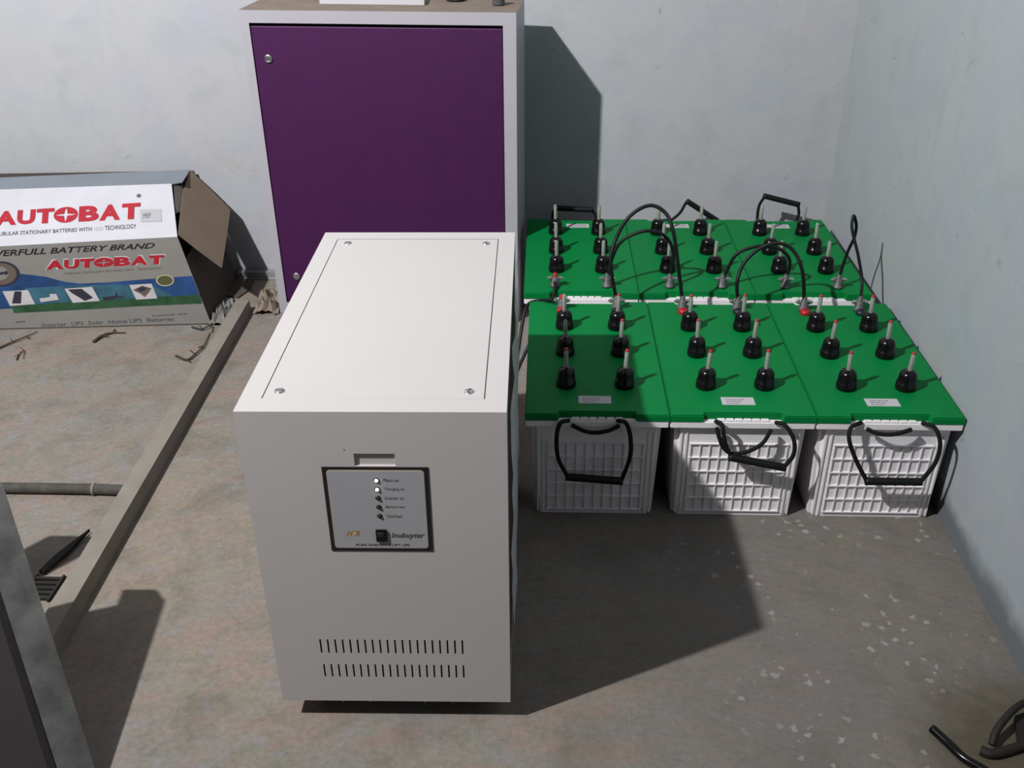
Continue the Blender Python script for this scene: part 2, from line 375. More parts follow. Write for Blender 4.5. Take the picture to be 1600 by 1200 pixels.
for x in (0.045, UW-0.045):
    for y in (0.05, UD-0.05):
        c = link('caster', box_me((x-0.012, y-0.004, -0.014), (x+0.012, y+0.02, 0), 0.002), 'iron', ups)
        wm = lathe([(0.010, -0.008), (0.0145, -0.005), (0.0145, 0.005), (0.010, 0.008)], 16)
        wh = link('wheel', wm, 'rubber', c, True); wh.location = (x, y+0.008, -0.027); wh.rotation_euler = (0, math.pi/2, 0)
for x in (0.092, 0.134, 0.219, 0.261): link('bottom_tab', box_me((x-0.0008, 0.003, -0.006), (x+0.0008, 0.006, 0)), 'white_metal', ups)
# control panel on the front: everything in the plane y = 0 of the cabinet
def rrect(x0, x1, z0, z1, r, y, n=5):
    out = []
    for cx, cz, a0 in ((x1-r, z1-r, 0), (x0+r, z1-r, 90), (x0+r, z0+r, 180), (x1-r, z0+r, 270)):
        for k in range(n+1):
            a = math.radians(a0+90*k/n); out.append((cx+r*math.cos(a), y, cz+r*math.sin(a)))
    return out
pan = link('control_panel', box_me((0.1052, -0.0010, 0.2952), (0.2465, 0.0, 0.4358)), 'border_ink', ups)
link('panel_edge_line', polyprism(rrect(0.1108, 0.2410, 0.3002, 0.4314, 0.005, -0.0010), (0, -0.0003, 0)), 'cream_ink', pan)
link('panel_face', polyprism(rrect(0.1113, 0.2405, 0.3012, 0.4300, 0.005, -0.0013), (0, -0.0003, 0)), 'panel', pan)
for z, on in ((0.4158, 1), (0.4010, 1), (0.3865, 0), (0.3715, 0), (0.3565, 0)):
    b_ = link('indicator_light', lathe([(0.0036, 0), (0.0036, 0.0008), (0.0028, 0.0013)], 18), 'black', pan, True)
    b_.location = (0.1768, -0.0015, z); b_.rotation_euler.x = math.pi/2
    l_ = link('lens', lathe([(0.0025, 0.0010), (0.0022, 0.0019), (0.0012, 0.0025)], 14), 'led_on' if on else 'led_off', pan, True)
    l_.location = (0.1768, -0.0015, z); l_.rotation_euler.x = math.pi/2
    tag(l_, 'lit greenish white lens' if on else 'unlit dark lens')
sw = link('rocker_switch', box_me((0.1692, -0.0045, 0.3135), (0.1848, -0.0014, 0.3338), 0.0015), 'black', pan)
link('rocker', box_me((0.1717, -0.0062, 0.3235), (0.1808, -0.0040, 0.3302), 0.0008), 'iron', sw)
def panel_text(name, s, x0, x1, z0, z1, mat, bold=0.0, shear=0.0):
    link(name, warp(text_me(s, bold, shear=shear), lambda a, b: (x0+(x1-x0)*a, -0.00175, z0+(z1-z0)*b)), mat, pan)
for s, z, x1 in (('Mains on', 0.4158, 0.2060), ('Charging on', 0.4010, 0.2130), ('Inverter on', 0.3865, 0.2110), ('Battery low', 0.3715, 0.2120), ('Overload', 0.3565, 0.2070)):
    panel_text('panel_lettering', s, 0.1862, x1, z-0.0030, z+0.0026, 'ink')
panel_text('brand_lettering', 'NTR', 0.1285, 0.1475, 0.3215, 0.3305, 'gold_ink', 0.03, 0.4)
panel_text('brand_lettering', 'Inubuyter', 0.1905, 0.2365, 0.3165, 0.3280, 'ink', 0.02, 0.3)
panel_text('panel_lettering', 'PURE SINEWAVE LIFT UPS', 0.1405, 0.2150, 0.3045, 0.3085, 'black_ink', 0.01)
# grey cling film still hanging on the side by the batteries
bm = bmesh.new(); rows = []
for j in range(15):
    rows.append([bm.verts.new((UW+0.003+0.0035*math.sin(i*1.7+j*0.8)*random.random()+0.002, 0.03+i*0.045, 0.03+j*0.034)) for i in range(13)])
for a, b in zip(rows, rows[1:]):
    for i in range(12): bm.faces.new((a[i], a[i+1], b[i+1], b[i]))
film = simple('cloudy_plastic_film', (0.62, 0.64, 0.66), 0.35, trans=0.3)
link('protective_film', mesh(bm), film, ups, True)

# ------------------------------------------------------------------ purple-door metal cabinet by the back wall
CW, CZ, CDp = 0.68522, 0.82025, 0.20
cab = thing('electrical_cabinet', 'tall white metal cabinet with a purple door, standing by the back wall', 'cabinet', (-0.78801, 2.49598, 0), (0, 0, -0.06328))
bm = bmesh.new()
holed_face(bm, Vector((0, 0, 0)), Vector((1, 0, 0)), Vector((0, 0, 1)), [0, 0.0232, 0.6530, CW], [0, 0.034, 0.7905, CZ],
           [(0.0232, 0.6530, 0.034, 0.7905, 0.014, 1)], Vector((0, -1, 0)), 0, 0, 0)
quad(bm, (0, 0, 0), (0, CDp, 0), (0, CDp, CZ), (0, 0, CZ)); quad(bm, (CW, 0, 0), (CW, 0, CZ), (CW, CDp, CZ), (CW, CDp, 0))
quad(bm, (0, CDp, 0), (CW, CDp, 0), (CW, CDp, CZ), (0, CDp, CZ)); quad(bm, (0, 0, 0), (CW, 0, 0), (CW, CDp, 0), (0, CDp, 0))
f = quad(bm, (0, 0, CZ), (0, CDp, CZ), (CW, CDp, CZ), (CW, 0, CZ)); f.material_index = 2
bmesh.ops.remove_doubles(bm, verts=bm.verts[:], dist=1e-6)
me = mesh(bm)
for k in ('grey_metal', 'dark', 'dust'): me.materials.append(M[k])
link('carcass', me, None, cab)
dr = link('door', box_me((0.0242, 0.0035, 0.036), (0.6515, 0.012, 0.7825), 0.002), 'purple', cab)
for x, z in ((0.0607, 0.7051), (0.0611, 0.1144)):
    k = link('lock', lathe([(0.0105, 0), (0.0105, 0.003), (0.008, 0.005), (0.007, 0.0045)], 20), 'chrome', dr, True)
    k.location = (x, 0.0035, z); k.rotation_euler.x = math.pi/2
# things lying on its top
ZT = CZ+0.0005
a0, a1 = at(499.5, 6, 2, ZT), at(663, 8, 2, ZT)
dirx = (a1-a0).normalized(); diry = Vector((-dirx.y, dirx.x, 0))
tag(link('paper_pad', polyprism([a0, a1, a1+diry*0.07-dirx*0.01, a0+diry*0.07+dirx*0.012], (0, 0, 0.012)), 'paper'),
    'white paper pad lying on the dusty top of the purple-door cabinet', 'paper')
c0 = at(712, 1, 2, ZT)
cl = link('metal_clamp', mesh(lathe([(0.022, 0), (0.026, 0.004), (0.024, 0.010), (0.014, 0.012), (0.012, 0.004)], 18, bmesh.new())), 'iron', None, True); cl.location = c0
tag(cl, 'round dark metal clamp on the purple-door cabinet, between paper pad and steel cup', 'clamp')
c1 = at(779, 8, 2, ZT)
cu = link('steel_cup', mesh(lathe([(0.014, 0), (0.016, 0.004), (0.015, 0.022), (0.017, 0.024), (0.013, 0.026), (0.012, 0.010)], 20, bmesh.new())), 'lead', None, True); cu.location = c1
tag(cu, 'small grey steel cup at the corner of the purple-door cabinet top', 'cup')

# ------------------------------------------------------------------ the six batteries
BW, BL, BH = 0.2748, 0.5019, 0.2423
G = {}
def body_me():
    bm = bmesh.new(); z1 = BH-0.027
    # tapered tub
    ins, inb = 0.012, 0.020
    lo = [bm.verts.new((x, y, 0)) for x, y in ((inb, inb-0.006), (BW-inb, inb-0.006), (BW-inb, BL-inb+0.006), (inb, BL-inb+0.006))]
    hi = [bm.verts.new((x, y, z1)) for x, y in ((ins, ins), (BW-ins, ins), (BW-ins, BL-ins), (ins, BL-ins))]
    bm.faces.new(lo[::-1]); bm.faces.new(hi)
    for i in range(4): bm.faces.new((lo[i], lo[(i+1) % 4], hi[(i+1) % 4], hi[i]))
    bmesh.ops.bevel(bm, geom=[e for e in bm.edges if abs(e.verts[0].co.z-e.verts[1].co.z) > 0.1], offset=0.010, segments=3, affect='EDGES')
    # moulded ribs on both ends
    for end in (0, 1):
        yb = lambda z: (inb-0.006+(ins-inb+0.006)*z/z1)
        def rib(x0, x1, z0, z1_, d):
            ya0, ya1 = yb(z0), yb(z1_)
            P = [(x0, ya0-d, z0), (x1, ya0-d, z0), (x1, ya1-d, z1_), (x0, ya1-d, z1_), (x0, ya0+0.002, z0), (x1, ya0+0.002, z0), (x1, ya1+0.002, z1_), (x0, ya1+0.002, z1_)]
            if end: P = [(BW-x, BL-y, z) for x, y, z in P]
            v = [bm.verts.new(p_) for p_ in P]
            for f in ((0, 1, 2, 3), (4, 7, 6, 5), (0, 4, 5, 1), (2, 6, 7, 3), (0, 3, 7, 4), (1, 5, 6, 2)): bm.faces.new([v[i] for i in f])
        for k in range(11):
            x = 0.045+0.0185*k; rib(x-0.0011, x+0.0011, 0.012, 0.172, 0.0028)
        for k in range(6):
            z = 0.012+0.032*k; rib(0.043, 0.232, z-0.0012, z+0.0012, 0.0036)
        for x in (0.026, 0.036, BW-0.026, BW-0.036): rib(x-0.0016, x+0.0016, 0.004, 0.196, 0.0022)
    return mesh(bm)
def rim_me():   # white flange under the lid, with the slotted shelf of the handle notch
    bm = bmesh.new()
    add_box(bm, (0.001, 0.001, BH-0.030), (BW-0.001, BL-0.001, BH-0.0145))
    bmesh.ops.bevel(bm, geom=bm.edges[:], offset=0.002, segments=2, affect='EDGES')
    for y0, y1 in ((0.003, 0.013), (BL-0.013, BL-0.003)):
        for k in range(6):
            x = 0.090+0.0165*k; add_box(bm, (x, y0, BH-0.0146), (x+0.0135, y1, BH-0.012))
    return mesh(bm)
def lid_me():
    y0n = 0.011; xa, xb = 0.066, 0.209
    pts = [(0, 0), (xa-0.004, 0), (xa, y0n), (xb, y0n), (xb+0.004, 0), (BW, 0), (BW, BL), (xb+0.004, BL), (xb, BL-y0n), (xa, BL-y0n), (xa-0.004, BL), (0, BL)]
    bm = bmesh.new(); e = 0.0004
    a = [bm.verts.new((min(max(x, e), BW-e), y, BH-0.0144)) for x, y in pts]; f = bm.faces.new(a)
    r = bmesh.ops.extrude_face_region(bm, geom=[f]); vs = [v for v in r['geom'] if isinstance(v, bmesh.types.BMVert)]
    for v in vs: v.co.z = BH
    top = [g for g in bm.edges if all(abs(v.co.z-BH) < 1e-6 for v in g.verts)]
    bmesh.ops.bevel(bm, geom=top, offset=0.0022, segments=2, affect='EDGES')
    return mesh(bm)
G['body'], G['rim'], G['lid'] = body_me(), rim_me(), lid_me()
G['plug'] = mesh(lathe([(0.0195, 0), (0.0200, 0.004), (0.0192, 0.014), (0.0180, 0.015), (0.0174, 0.028), (0.0160, 0.034), (0.0120, 0.039), (0.006, 0.041)], 24, bmesh.new()))
G['tube'] = mesh(lathe([(0.0050, 0.038), (0.0046, 0.042), (0.0046, 0.074), (0.0036, 0.079), (0.0012, 0.081)], 14, bmesh.new()))
G['float'] = mesh(lathe([(0.0020, 0.042), (0.0020, 0.072), (0.0010, 0.073)], 10, bmesh.new()))
G['tip'] = mesh(lathe([(0.0032, 0.0765), (0.0042, 0.0785), (0.0036, 0.0812), (0.001, 0.082)], 12, bmesh.new()))
G['post'] = mesh(lathe([(0.0120, 0), (0.0120, 0.004), (0.0100, 0.006), (0.0090, 0.022), (0.0075, 0.024)], 18, bmesh.new()))

G['collar'] = mesh(lathe([(0.0110, -0.002), (0.0118, 0.001), (0.0118, 0.006), (0.0095, 0.009), (0.003, 0.010)], 20, bmesh.new(), (0, -0.019, 0)))
def bolt_me():
    bm = tube([(-0.019, 0, 0.020), (0.019, 0, 0.020)], 0.0032, 8, bmesh.new(), smooth=False)
    for x in (-0.015, 0.011): tube([(x, 0, 0.020), (x+0.0045, 0, 0.020)], 0.0058, 6, bm, smooth=False)
    tube([(0.0095, 0, 0.020), (0.0106, 0, 0.020)], 0.0070, 14, bm, smooth=False)
    add_box(bm, (-0.007, -0.006, 0.022), (0.007, 0.006, 0.025))
    return mesh(bm)
G['collar_blue'] = G['collar'].copy()
G['bolt'] = bolt_me()
G['sticker'] = box_me((0.103, 0.040, BH-0.0001), (0.166, 0.068, BH+0.0006))
bm = bmesh.new()
for k in range(3):
    for j in range(5+k): add_box(bm, (0.112+0.0052*j, 0.0445+0.007*k, BH+0.0005), (0.112+0.0052*j+0.003+0.001*((j*7+k) % 2), 0.0465+0.007*k, BH+0.0008))
G['print'] = mesh(bm)
PL = [(0.080, 0.110), (0.195, 0.110), (0.080, 0.244), (0.195, 0.244), (0.080, 0.366), (0.195, 0.366)]
def battery(base, rotz, label, group, clear_tips=(), rings=True):
    t = thing('battery', label, 'battery', base, (0, 0, rotz), group)
    link('case', G['body'], 'white_plastic', t); link('rim', G['rim'], 'white_plastic', t); lid = link('lid', G['lid'], 'green', t)
    for i, (x, y) in enumerate(PL):
        p_ = link('vent_plug', G['plug'], 'black', t, True); p_.location = (x, y, BH)
        q = link('indicator_tube', G['tube'], 'tube', p_, True)
        link('float_rod', G['float'], 'pale_ink', p_, True)
        if i not in clear_tips: link('tube_tip', G['tip'], 'red', p_, True)
        p_.rotation_euler = (random.uniform(-0.04, 0.04), random.uniform(-0.04, 0.04), random.random()*6)
    for x, c in ((0.075, 'red'), (0.200, 'navy')):
        p_ = link('terminal', G['post'], 'lead', t, True); p_.location = (x, 0.462, BH+0.001)
        if rings: tag(link('polarity_cap', G['collar' if c == 'red' else 'collar_blue'], c, p_, True), 'red cap' if c == 'red' else 'dark blue cap')
        link('terminal_bolt', G['bolt'], 'chrome', p_)
    s = link('sticker', G['sticker'], 'paper', t); link('sticker_print', G['print'], 'ink', s)
    return t
def handle(t, grip, ropes, r=0.0042):
    """rope loop and grip tube given in world points; stored in the battery's own frame"""
    bpy.context.view_layer.update(); inv = t.matrix_world.inverted()
    hs_ = [link('rope', tube([inv @ Vector(q) for q in rp], r, 8), 'rope', t, True) for rp in ropes]; h = hs_[0]
    a, b = [inv @ Vector(q) for q in grip]; d = (b-a)/3
    link('grip_tube', tube([a, a+d, a+2*d, b], 0.0078, 14), 'rubber', h, True)
    return t
BR, BR2 = 0.01228, 0.0137
def fpos(i): return (-0.0549+i*BW*math.cos(BR)+0.0004*i, 1.5733+i*BW*math.sin(BR), 0)
def rpos(i): # far row is turned half round: its terminals face the near row
    x0, y0 = -0.0762+(i+1)*BW*math.cos(BR2), 1.5733+BL+0.044+(i+1)*BW*math.sin(BR2)
    return (x0-BL*math.sin(BR2), y0+BL*math.cos(BR2), 0)
gf, gr = 'batteries of the front row', 'batteries of the back row by the wall'
bt = [battery(fpos(0), BR, 'green-lidded white battery beside the ivory inverter, front row, its lid partly shaded', gf, (2, 4)),
      battery(fpos(1), BR, 'green-lidded white battery in the middle of the front row, its rope handle hanging crooked', gf),
      battery(fpos(2), BR, 'green-lidded white battery at the side wall in the front row, wide handle hanging level', gf),
      battery(rpos(0), BR2+math.pi, 'green-lidded battery of the back row in the purple-door cabinet shadow, handle upright and level', gr, (0, 1, 2, 3, 4, 5), False),
      battery(rpos(1), BR2+math.pi, 'green-lidded battery in the middle of the back row, black handle grip tilted against the wall', gr, (0, 1, 2, 3, 4, 5), False),
      battery(rpos(2), BR2+math.pi, 'green-lidded battery of the back row in the room corner, arched handle standing up', gr, (0, 1, 2, 3, 4, 5), False)]
F = lambda pts, y: [at(u, v, 1, y) for u, v in pts]
YF = 1.556
def hang(pts, ys):   # rope points: hole on the rim first, then hanging just in front of the case
    return [at(u, v, 1, y) for (u, v), y in zip(pts, ys)]
handle(bt[0], F([(884, 745), (973, 752)], YF), [
    hang([(889, 657), (876, 661), (870, 680), (872, 715), (887, 745)], [1.578, 1.564, YF, YF, YF]),
    hang([(965, 657), (978, 661), (985, 683), (984, 715), (971, 751)], [1.578, 1.564, YF, YF, YF]),
    hang([(893, 664), (912, 673), (930, 676), (950, 673), (968, 665)], [1.572, 1.566, 1.565, 1.566, 1.572])])
handle(bt[1], F([(1139, 714), (1227, 731)], YF), [
    hang([(1118, 658), (1128, 664), (1131, 682), (1136, 700), (1143, 714)], [1.578, 1.564, YF, YF, YF]),
    hang([(1212, 660), (1226, 664), (1240, 686), (1240, 710), (1225, 730)], [1.580, 1.566, YF, YF, YF]),
    hang([(1120, 668), (1124, 684), (1131, 700), (1145, 709), (1170, 705), (1192, 692), (1205, 671)], [1.572, 1.566, 1.563, 1.562, 1.562, 1.566, 1.574])])
handle(bt[2], F([(1352, 752), (1440, 753)], YF+0.003), [
    hang([(1346, 660), (1330, 668), (1327, 688), (1338, 720), (1354, 751)], [1.583, 1.570, YF+0.003, YF+0.003, YF+0.003]),
    hang([(1440, 660), (1460, 668), (1469, 692), (1462, 722), (1439, 752)], [1.584, 1.570, YF+0.003, YF+0.003, YF+0.003]),
    hang([(1354, 670), (1370, 677), (1388, 679), (1405, 677), (1424, 671)], [1.576, 1.570, 1.569, 1.570, 1.576])])
YB = 2.668
handle(bt[3], F([(868, 325), (926, 328)], YB), [F([(866, 372), (864, 350), (864, 333), (870, 325)], YB), F([(932, 372), (932, 350), (930, 335), (924, 328)], YB)])
handle(bt[4], F([(1073, 314), (1121, 345)], YB), [F([(1028, 368), (1034, 346), (1048, 344), (1062, 333), (1070, 320), (1074, 314)], YB), F([(1094, 372), (1110, 362), (1122, 352), (1120, 345)], YB)])
handle(bt[5], F([(1193, 306), (1249, 320)], YB), [F([(1183, 372), (1183, 345), (1186, 322), (1195, 307)], YB), F([(1244, 372), (1243, 350), (1248, 335), (1247, 320)], YB)])

# ------------------------------------------------------------------ jumper cables between the terminals
def cable(name, pts, label, group='black battery jumper cables', r=0.0042, lugs=True, mat='rubber'):
    t = thing(name, label, 'cable', pts[0], group=group); o = Vector(pts[0])
    P = [Vector(q)-o for q in pts]
    link('cord', tube(P, r, 10), mat, t, True)
    if lugs:
        for q in (P[0], P[-1])[:2 if lugs is True else 1]:
            lg = mesh(lathe([(0.0075, -0.004), (0.0078, 0.003), (0.0060, 0.005), (0.0052, 0.016), (0.0045, 0.017)], 12, bmesh.new())); lk = link('cable_lug', lg, 'lead' if lugs is True else 'red', t, True); lk.location = q
    return t
bpy.context.view_layer.update()
def tm(b, x): return (bt[b].matrix_world @ Vector((x, 0.462, BH+0.018)))
TL, TR = 0.075, 0.200
def arch(A, B, pts, yf):   # pts: pixels along the cable, yf: fraction of the way in depth
    return [A] + [at(u, v, 1, A.y+(B.y-A.y)*t+k) for (u, v), (t, k) in zip(pts, yf)] + [B]
A, B = tm(0, TR), tm(1, TL)
cable('battery_cable', arch(A, B, [(954, 410), (963, 372), (984, 338), (1015, 321), (1040, 333), (1052, 362), (1059, 410)], [(0.1, 0.01), (0.2, 0.03), (0.35, 0.04), (0.5, 0.05), (0.65, 0.04), (0.8, 0.02), (0.9, 0.01)]),
      'black cable arching tall between the first two front-row batteries from the inverter')
A, B = tm(3, TL), tm(4, TR)
cable('battery_cable', arch(A, B, [(957, 402), (970, 378), (995, 364), (1018, 361), (1040, 370), (1052, 395)], [(0.1, 0), (0.25, 0.0), (0.4, 0.0), (0.5, 0.0), (0.7, 0), (0.9, 0)]),
      'black cable bridging the first two back-row batteries from the cabinet shadow')
A, B = tm(4, TL), tm(5, TR)
cable('battery_cable', arch(A, B, [(1138, 418), (1150, 398), (1170, 388), (1195, 384), (1220, 390), (1234, 408)], [(0.05, 0), (0.2, 0), (0.4, 0), (0.6, 0), (0.8, 0), (0.95, 0)]),
      'black cable bridging the middle and corner back-row batteries, low arch')
A, B = tm(1, TR), tm(2, TL)
cable('battery_cable', arch(A, B, [(1152, 440), (1162, 412), (1186, 389), (1216, 380), (1240, 392), (1254, 425)], [(0.05, 0), (0.15, 0.02), (0.35, 0.03), (0.55, 0.03), (0.8, 0.02), (0.95, 0.0)]),
      'black cable arching between the middle and wall-side front-row batteries')
A, B = tm(5, TL), tm(2, TR)
cable('battery_cable', [A] + [at(u, v, 1, y) for (u, v), y in zip([(1317, 415), (1326, 390), (1335, 371), (1338, 352), (1334, 337), (1331, 352), (1334, 371), (1341, 400), (1347, 440)],
      [2.17, 2.165, 2.155, 2.15, 2.145, 2.135, 2.125, 2.11, 2.09])] + [B], 'black cable standing in a tall narrow loop beside the side wall', r=0.0036)
# the two leads that run down between the batteries and the inverter
A = tm(0, TL)
cable('inverter_lead', [A, at(842, 470, 1, 2.085), at(822, 482, 1, 2.06), (-0.083, 2.0, 0.16), (-0.095, 1.93, 0.06), (-0.10, 1.80, 0.012), (-0.085, 1.66, 0.008), (-0.12, 1.73, 0.012)],
      'black lead from the red front-row terminal down behind the ivory inverter', 'leads between batteries and inverter', lugs='red')
A = tm(3, TR)
cable('inverter_lead', [A, at(866, 458, 1, 2.125), (-0.02, 2.103, 0.21), (-0.06, 2.1, 0.12), (-0.10, 2.02, 0.05), (-0.12, 1.9, 0.010), (-0.10, 1.78, 0.030), (-0.12, 1.72, 0.05)],
      'black lead dropping between the two battery rows beside the ivory inverter', 'leads between batteries and inverter', lugs='one')

# ------------------------------------------------------------------ printed battery carton
P_BR, P_TR, P_BL = Vector((-0.963, 2.414, 0.001)), Vector((-1.018, 2.430, 0.256)), Vector((-1.60, 2.36, 0.001))
nF = (P_TR-P_BR).cross(P_BL-P_BR).normalized()
if nF.y > 0: nF = -nF
fr = lambda u, v, d=0: onp(u, v, P_BR, nF)+nF*d
ftl, ftr = fr(-40, 387), fr(277, 370); fbr, fbl = fr(330, 507), fr(-40, 518)
U_R = Vector((-1.078, 2.600, 0.345)); nT = (ftr-ftl).cross(U_R-ftl).normalized()
if nT.z < 0: nT = -nT
tp = lambda u, v, d=0: onp(u, v, ftl, nT)+nT*d
utr, utl = tp(268, 287), tp(-40, 297.5)
S_R = Vector((-1.057, 2.710, 0.350)); nS = (utr-utl).cross(S_R-utl).normalized()
if nS.z < 0: nS = -nS
st = lambda u, v, d=0: onp(u, v, utl, nS)+nS*d
str_, stl = st(297, 265), st(-40, 279)
for q in (fbr, fbl): q.z = max(q.z, 0.001)
box = thing('battery_carton', 'printed silver battery carton with torn brown flap, on the floor by the back wall', 'box', (fbr.x, fbr.y, 0))
O_ = Vector((fbr.x, fbr.y, 0))
def L(me):   # into the carton's frame
    for v in me.vertices: v.co -= O_
    return me
def sheet(pts, n, th=0.003): return L(polyprism(pts, -n*th))
link('front_panel', sheet([fbr, ftr, ftl, fbl], nF), 'grey_card', box)
link('top_flap', sheet([ftr, utr, utl, ftl], nT), 'silver_card', box)
link('rear_flap', sheet([utr, st(285, 284), str_, stl, utl], nS), 'blue_card', box)
bbr, bbl = Vector((-0.985, 2.735, 0.001)), Vector((stl.x, 2.735, 0.001))
bs_r, bs_l = Vector((str_.x, 2.74, str_.z-0.012)), Vector((stl.x, 2.74, stl.z-0.012))
link('back_panel', L(polyprism([bbr, bs_r, bs_l, bbl], (0, -0.003, 0))), 'kraft_in', box)
link('base_panel', L(polyprism([fbr, bbr, bbl, fbl], (0, 0, 0.003))), 'kraft_in', box)
link('end_panel', L(polyprism([fbr+Vector((-.002, .003, 0)), bbr, bbr+Vector((-0.045, 0, 0.20)), Vector((-1.006, 2.435, 0.19))], (-0.004, 0, 0))), 'kraft_in', box)
# torn end flap bent outward over the open end
f1, f2 = ftr+Vector((0.004, 0, -0.006)), str_.copy()
f3 = Vector((-0.925, 2.47, 0.150)); nK = (f2-f1).cross(f3-f1).normalized()
kf = lambda u, v: onp(u, v, f1, nK)
kp = [kf(279, 366), kf(286, 300), kf(297, 266), kf(322, 289), kf(360, 327), kf(354, 372), kf(347, 418), kf(312, 392)]
link('torn_flap', L(polyprism(kp, nK*0.003)), 'kraft', box)
link('torn_scrap', L(polyprism([tp(268, 290)+Vector((0.006, 0, 0)), kf(287, 287)+Vector((-0.004, 0, -.004)), kf(294, 322)+Vector((-.008, 0, -.008)), kf(276, 331)+Vector((-.004, 0, -.004))], (0.0, 0.002, -0.002))), 'bag_grey', box)
# printing
def pxpoly(fn, pts, d, mat, name, d2=0.0004):
    a = [fn(u, v, d) for u, v in pts]; bm = bmesh.new(); bm.faces.new([bm.verts.new(q) for q in a])
    return link(name, L(mesh(bm)), mat, fp if fn is fr else tf)
fp = [o for o in box.children if o.name.startswith('front_panel')][0]; tf = [o for o in box.children if o.name.startswith('top_flap')][0]
def pxtext(fn, s, q, d, mat, name, bold=0.0, shear=0.0, parts=None):
    """q: four pixels bottom-left, bottom-right, top-right, top-left"""
    bl, br_, tr_, tl_ = [fn(u, v, d) for u, v in q]
    me = parts if parts else text_me(s, bold, shear=shear)
    warp(me, lambda a, b: (bl*(1-a)+br_*a)*(1-b)+(tl_*(1-a)+tr_*a)*b)
    return link(name, L(me), mat, fp if fn is fr else tf)
def t_glyph():
    bm = bmesh.new()
    for q in ([(0, 0.76), (1, 0.76), (1, 1), (0, 1)], [(0.33, 0), (0.67, 0), (0.67, 0.76), (0.33, 0.76)]): bm.faces.new([bm.verts.new((x, y, 0)) for x, y in q])
    return mesh(bm)
def logo_me(bold=0.05):
    out = []
    def put(me, x0, x1):
        for v in me.vertices: v.co = (x0+(x1-x0)*v.co.x, v.co.y, 0)
        out.append(me)
    put(text_me('A', bold), 0.0, 0.146); put(text_me('U', bold), 0.150, 0.275); put(t_glyph(), 0.282, 0.405)
    bm = bmesh.new(); c = (0.485, 0.5); n = 48; ring_o, ring_i = [], []
    for k in range(n):
        a = 2*math.pi*k/n; ring_o.append(bm.verts.new((c[0]+0.083*math.cos(a), c[1]+0.52*math.sin(a), 0)))
        m4 = abs(((a/(math.pi/2)) % 1)-0.5)*2     # 1 on the axes, 0 on diagonals
        r = 0.22+0.70*m4**3.0; ring_i.append(bm.verts.new((c[0]+0.083*r*math.cos(a)*0.97, c[1]+0.52*r*math.sin(a)*0.97, 0)))
    for k in range(n): bm.faces.new((ring_o[k], ring_o[(k+1) % n], ring_i[(k+1) % n], ring_i[k]))
    out.append(mesh(bm)); put(text_me('B', bold), 0.575, 0.715); put(text_me('A', bold), 0.718, 0.862); put(t_glyph(), 0.872, 1.0)
    return join(out)
pxtext(tp, '', [(-8, 353), (219, 342), (220, 317), (-6, 331)], 0.0012, 'red_ink', 'brand_lettering', parts=logo_me())
pxtext(tp, 'TUBULAR STATIONARY BATTERIES WITH', [(-6, 369), (143, 361), (144, 355), (-6, 363)], 0.0006, 'ink', 'carton_lettering', 0.01)
pxtext(tp, 'HSD', [(147, 361), (161, 360), (161, 354), (147, 355)], 0.0006, 'panel', 'carton_lettering', 0.01)
pxtext(tp, 'TECHNOLOGY', [(164, 360), (213, 357), (213, 350), (164, 353)], 0.0006, 'ink', 'carton_lettering', 0.01)
bm = bmesh.new()
ring = [tp(217+3.6*math.cos(a), 306+3*math.sin(a), 0.0006) for a in [2*math.pi*k/16 for k in range(16)]]
bm.faces.new([bm.verts.new(q) for q in ring]); link('trademark_dot', L(mesh(bm)), 'brown_ink', tf)
pxpoly(tp, [(219, 328), (252, 327), (253, 346), (220, 347)], 0.0012, 'panel', 'price_sticker')
pxtext(tp, 'MRP', [(224, 342), (236, 341), (236, 333), (224, 334)], 0.0016, 'brown_ink', 'sticker_print')
# front print
pxtext(fr, 'POWERFULL BATTERY BRAND', [(-45, 403), (240, 388), (243, 379), (-45, 393)], 0.0006, 'black_ink', 'carton_lettering', 0.02, 0.15)
g_ = logo_me(0.09); pxtext(fr, '', [(70, 422.5), (258, 413), (259, 396.5), (71, 405.5)], 0.0005, 'pale_ink', 'lettering_outline', parts=g_)
pxtext(fr, '', [(72, 421.5), (256, 412), (257, 398), (73, 407)], 0.0014, 'red_ink', 'brand_lettering', parts=logo_me())
pxtext(fr, 'TUBULAR STATIONARY BATTERIES WITH   TECHNOLOGY', [(100, 429), (254, 420), (254, 417), (100, 426)], 0.0006, 'brown_ink', 'carton_lettering')
pxpoly(fr, [(-38, 425), (0, 424), (35, 428), (70, 432), (100, 440), (125, 443), (170, 441), (230, 436), (300, 431), (313, 464), (240, 468), (120, 475), (20, 482), (-38, 485)], 0.0004, 'blue_ink', 'blue_print')
pxpoly(fr, [(40, 450), (120, 446), (180, 444), (240, 447), (270, 462), (120, 471), (30, 476)], 0.0006, 'teal_ink', 'sky_print')
pxpoly(fr, [(18, 478), (120, 471), (200, 467), (312, 460), (316, 474), (220, 478), (120, 484), (22, 489)], 0.0008, 'green_ink', 'grass_print')
for k, q in enumerate([[(4, 455), (44, 453), (55, 475), (16, 478)], [(101, 451), (144, 448), (156, 470), (114, 473)], [(202, 445), (237, 443), (246, 466), (213, 468)]]):
    c = pxpoly(fr, q, 0.0010, 'pale_ink', 'picture_print')
pxpoly(fr, [(23, 455), (34, 455), (33, 474), (19, 474)], 0.0012, 'slate_ink', 'picture_print')
pxpoly(fr, [(106, 452), (128, 451), (146, 465), (133, 470), (113, 458)], 0.0012, 'slate_ink', 'picture_print')
pxpoly(fr, [(208, 453), (222, 446), (237, 450), (232, 458), (226, 464), (220, 459)], 0.0012, 'brown_ink', 'picture_print')
pxpoly(fr, [(213, 452), (223, 448), (231, 451), (221, 456)], 0.0014, 'slate_ink', 'picture_print')
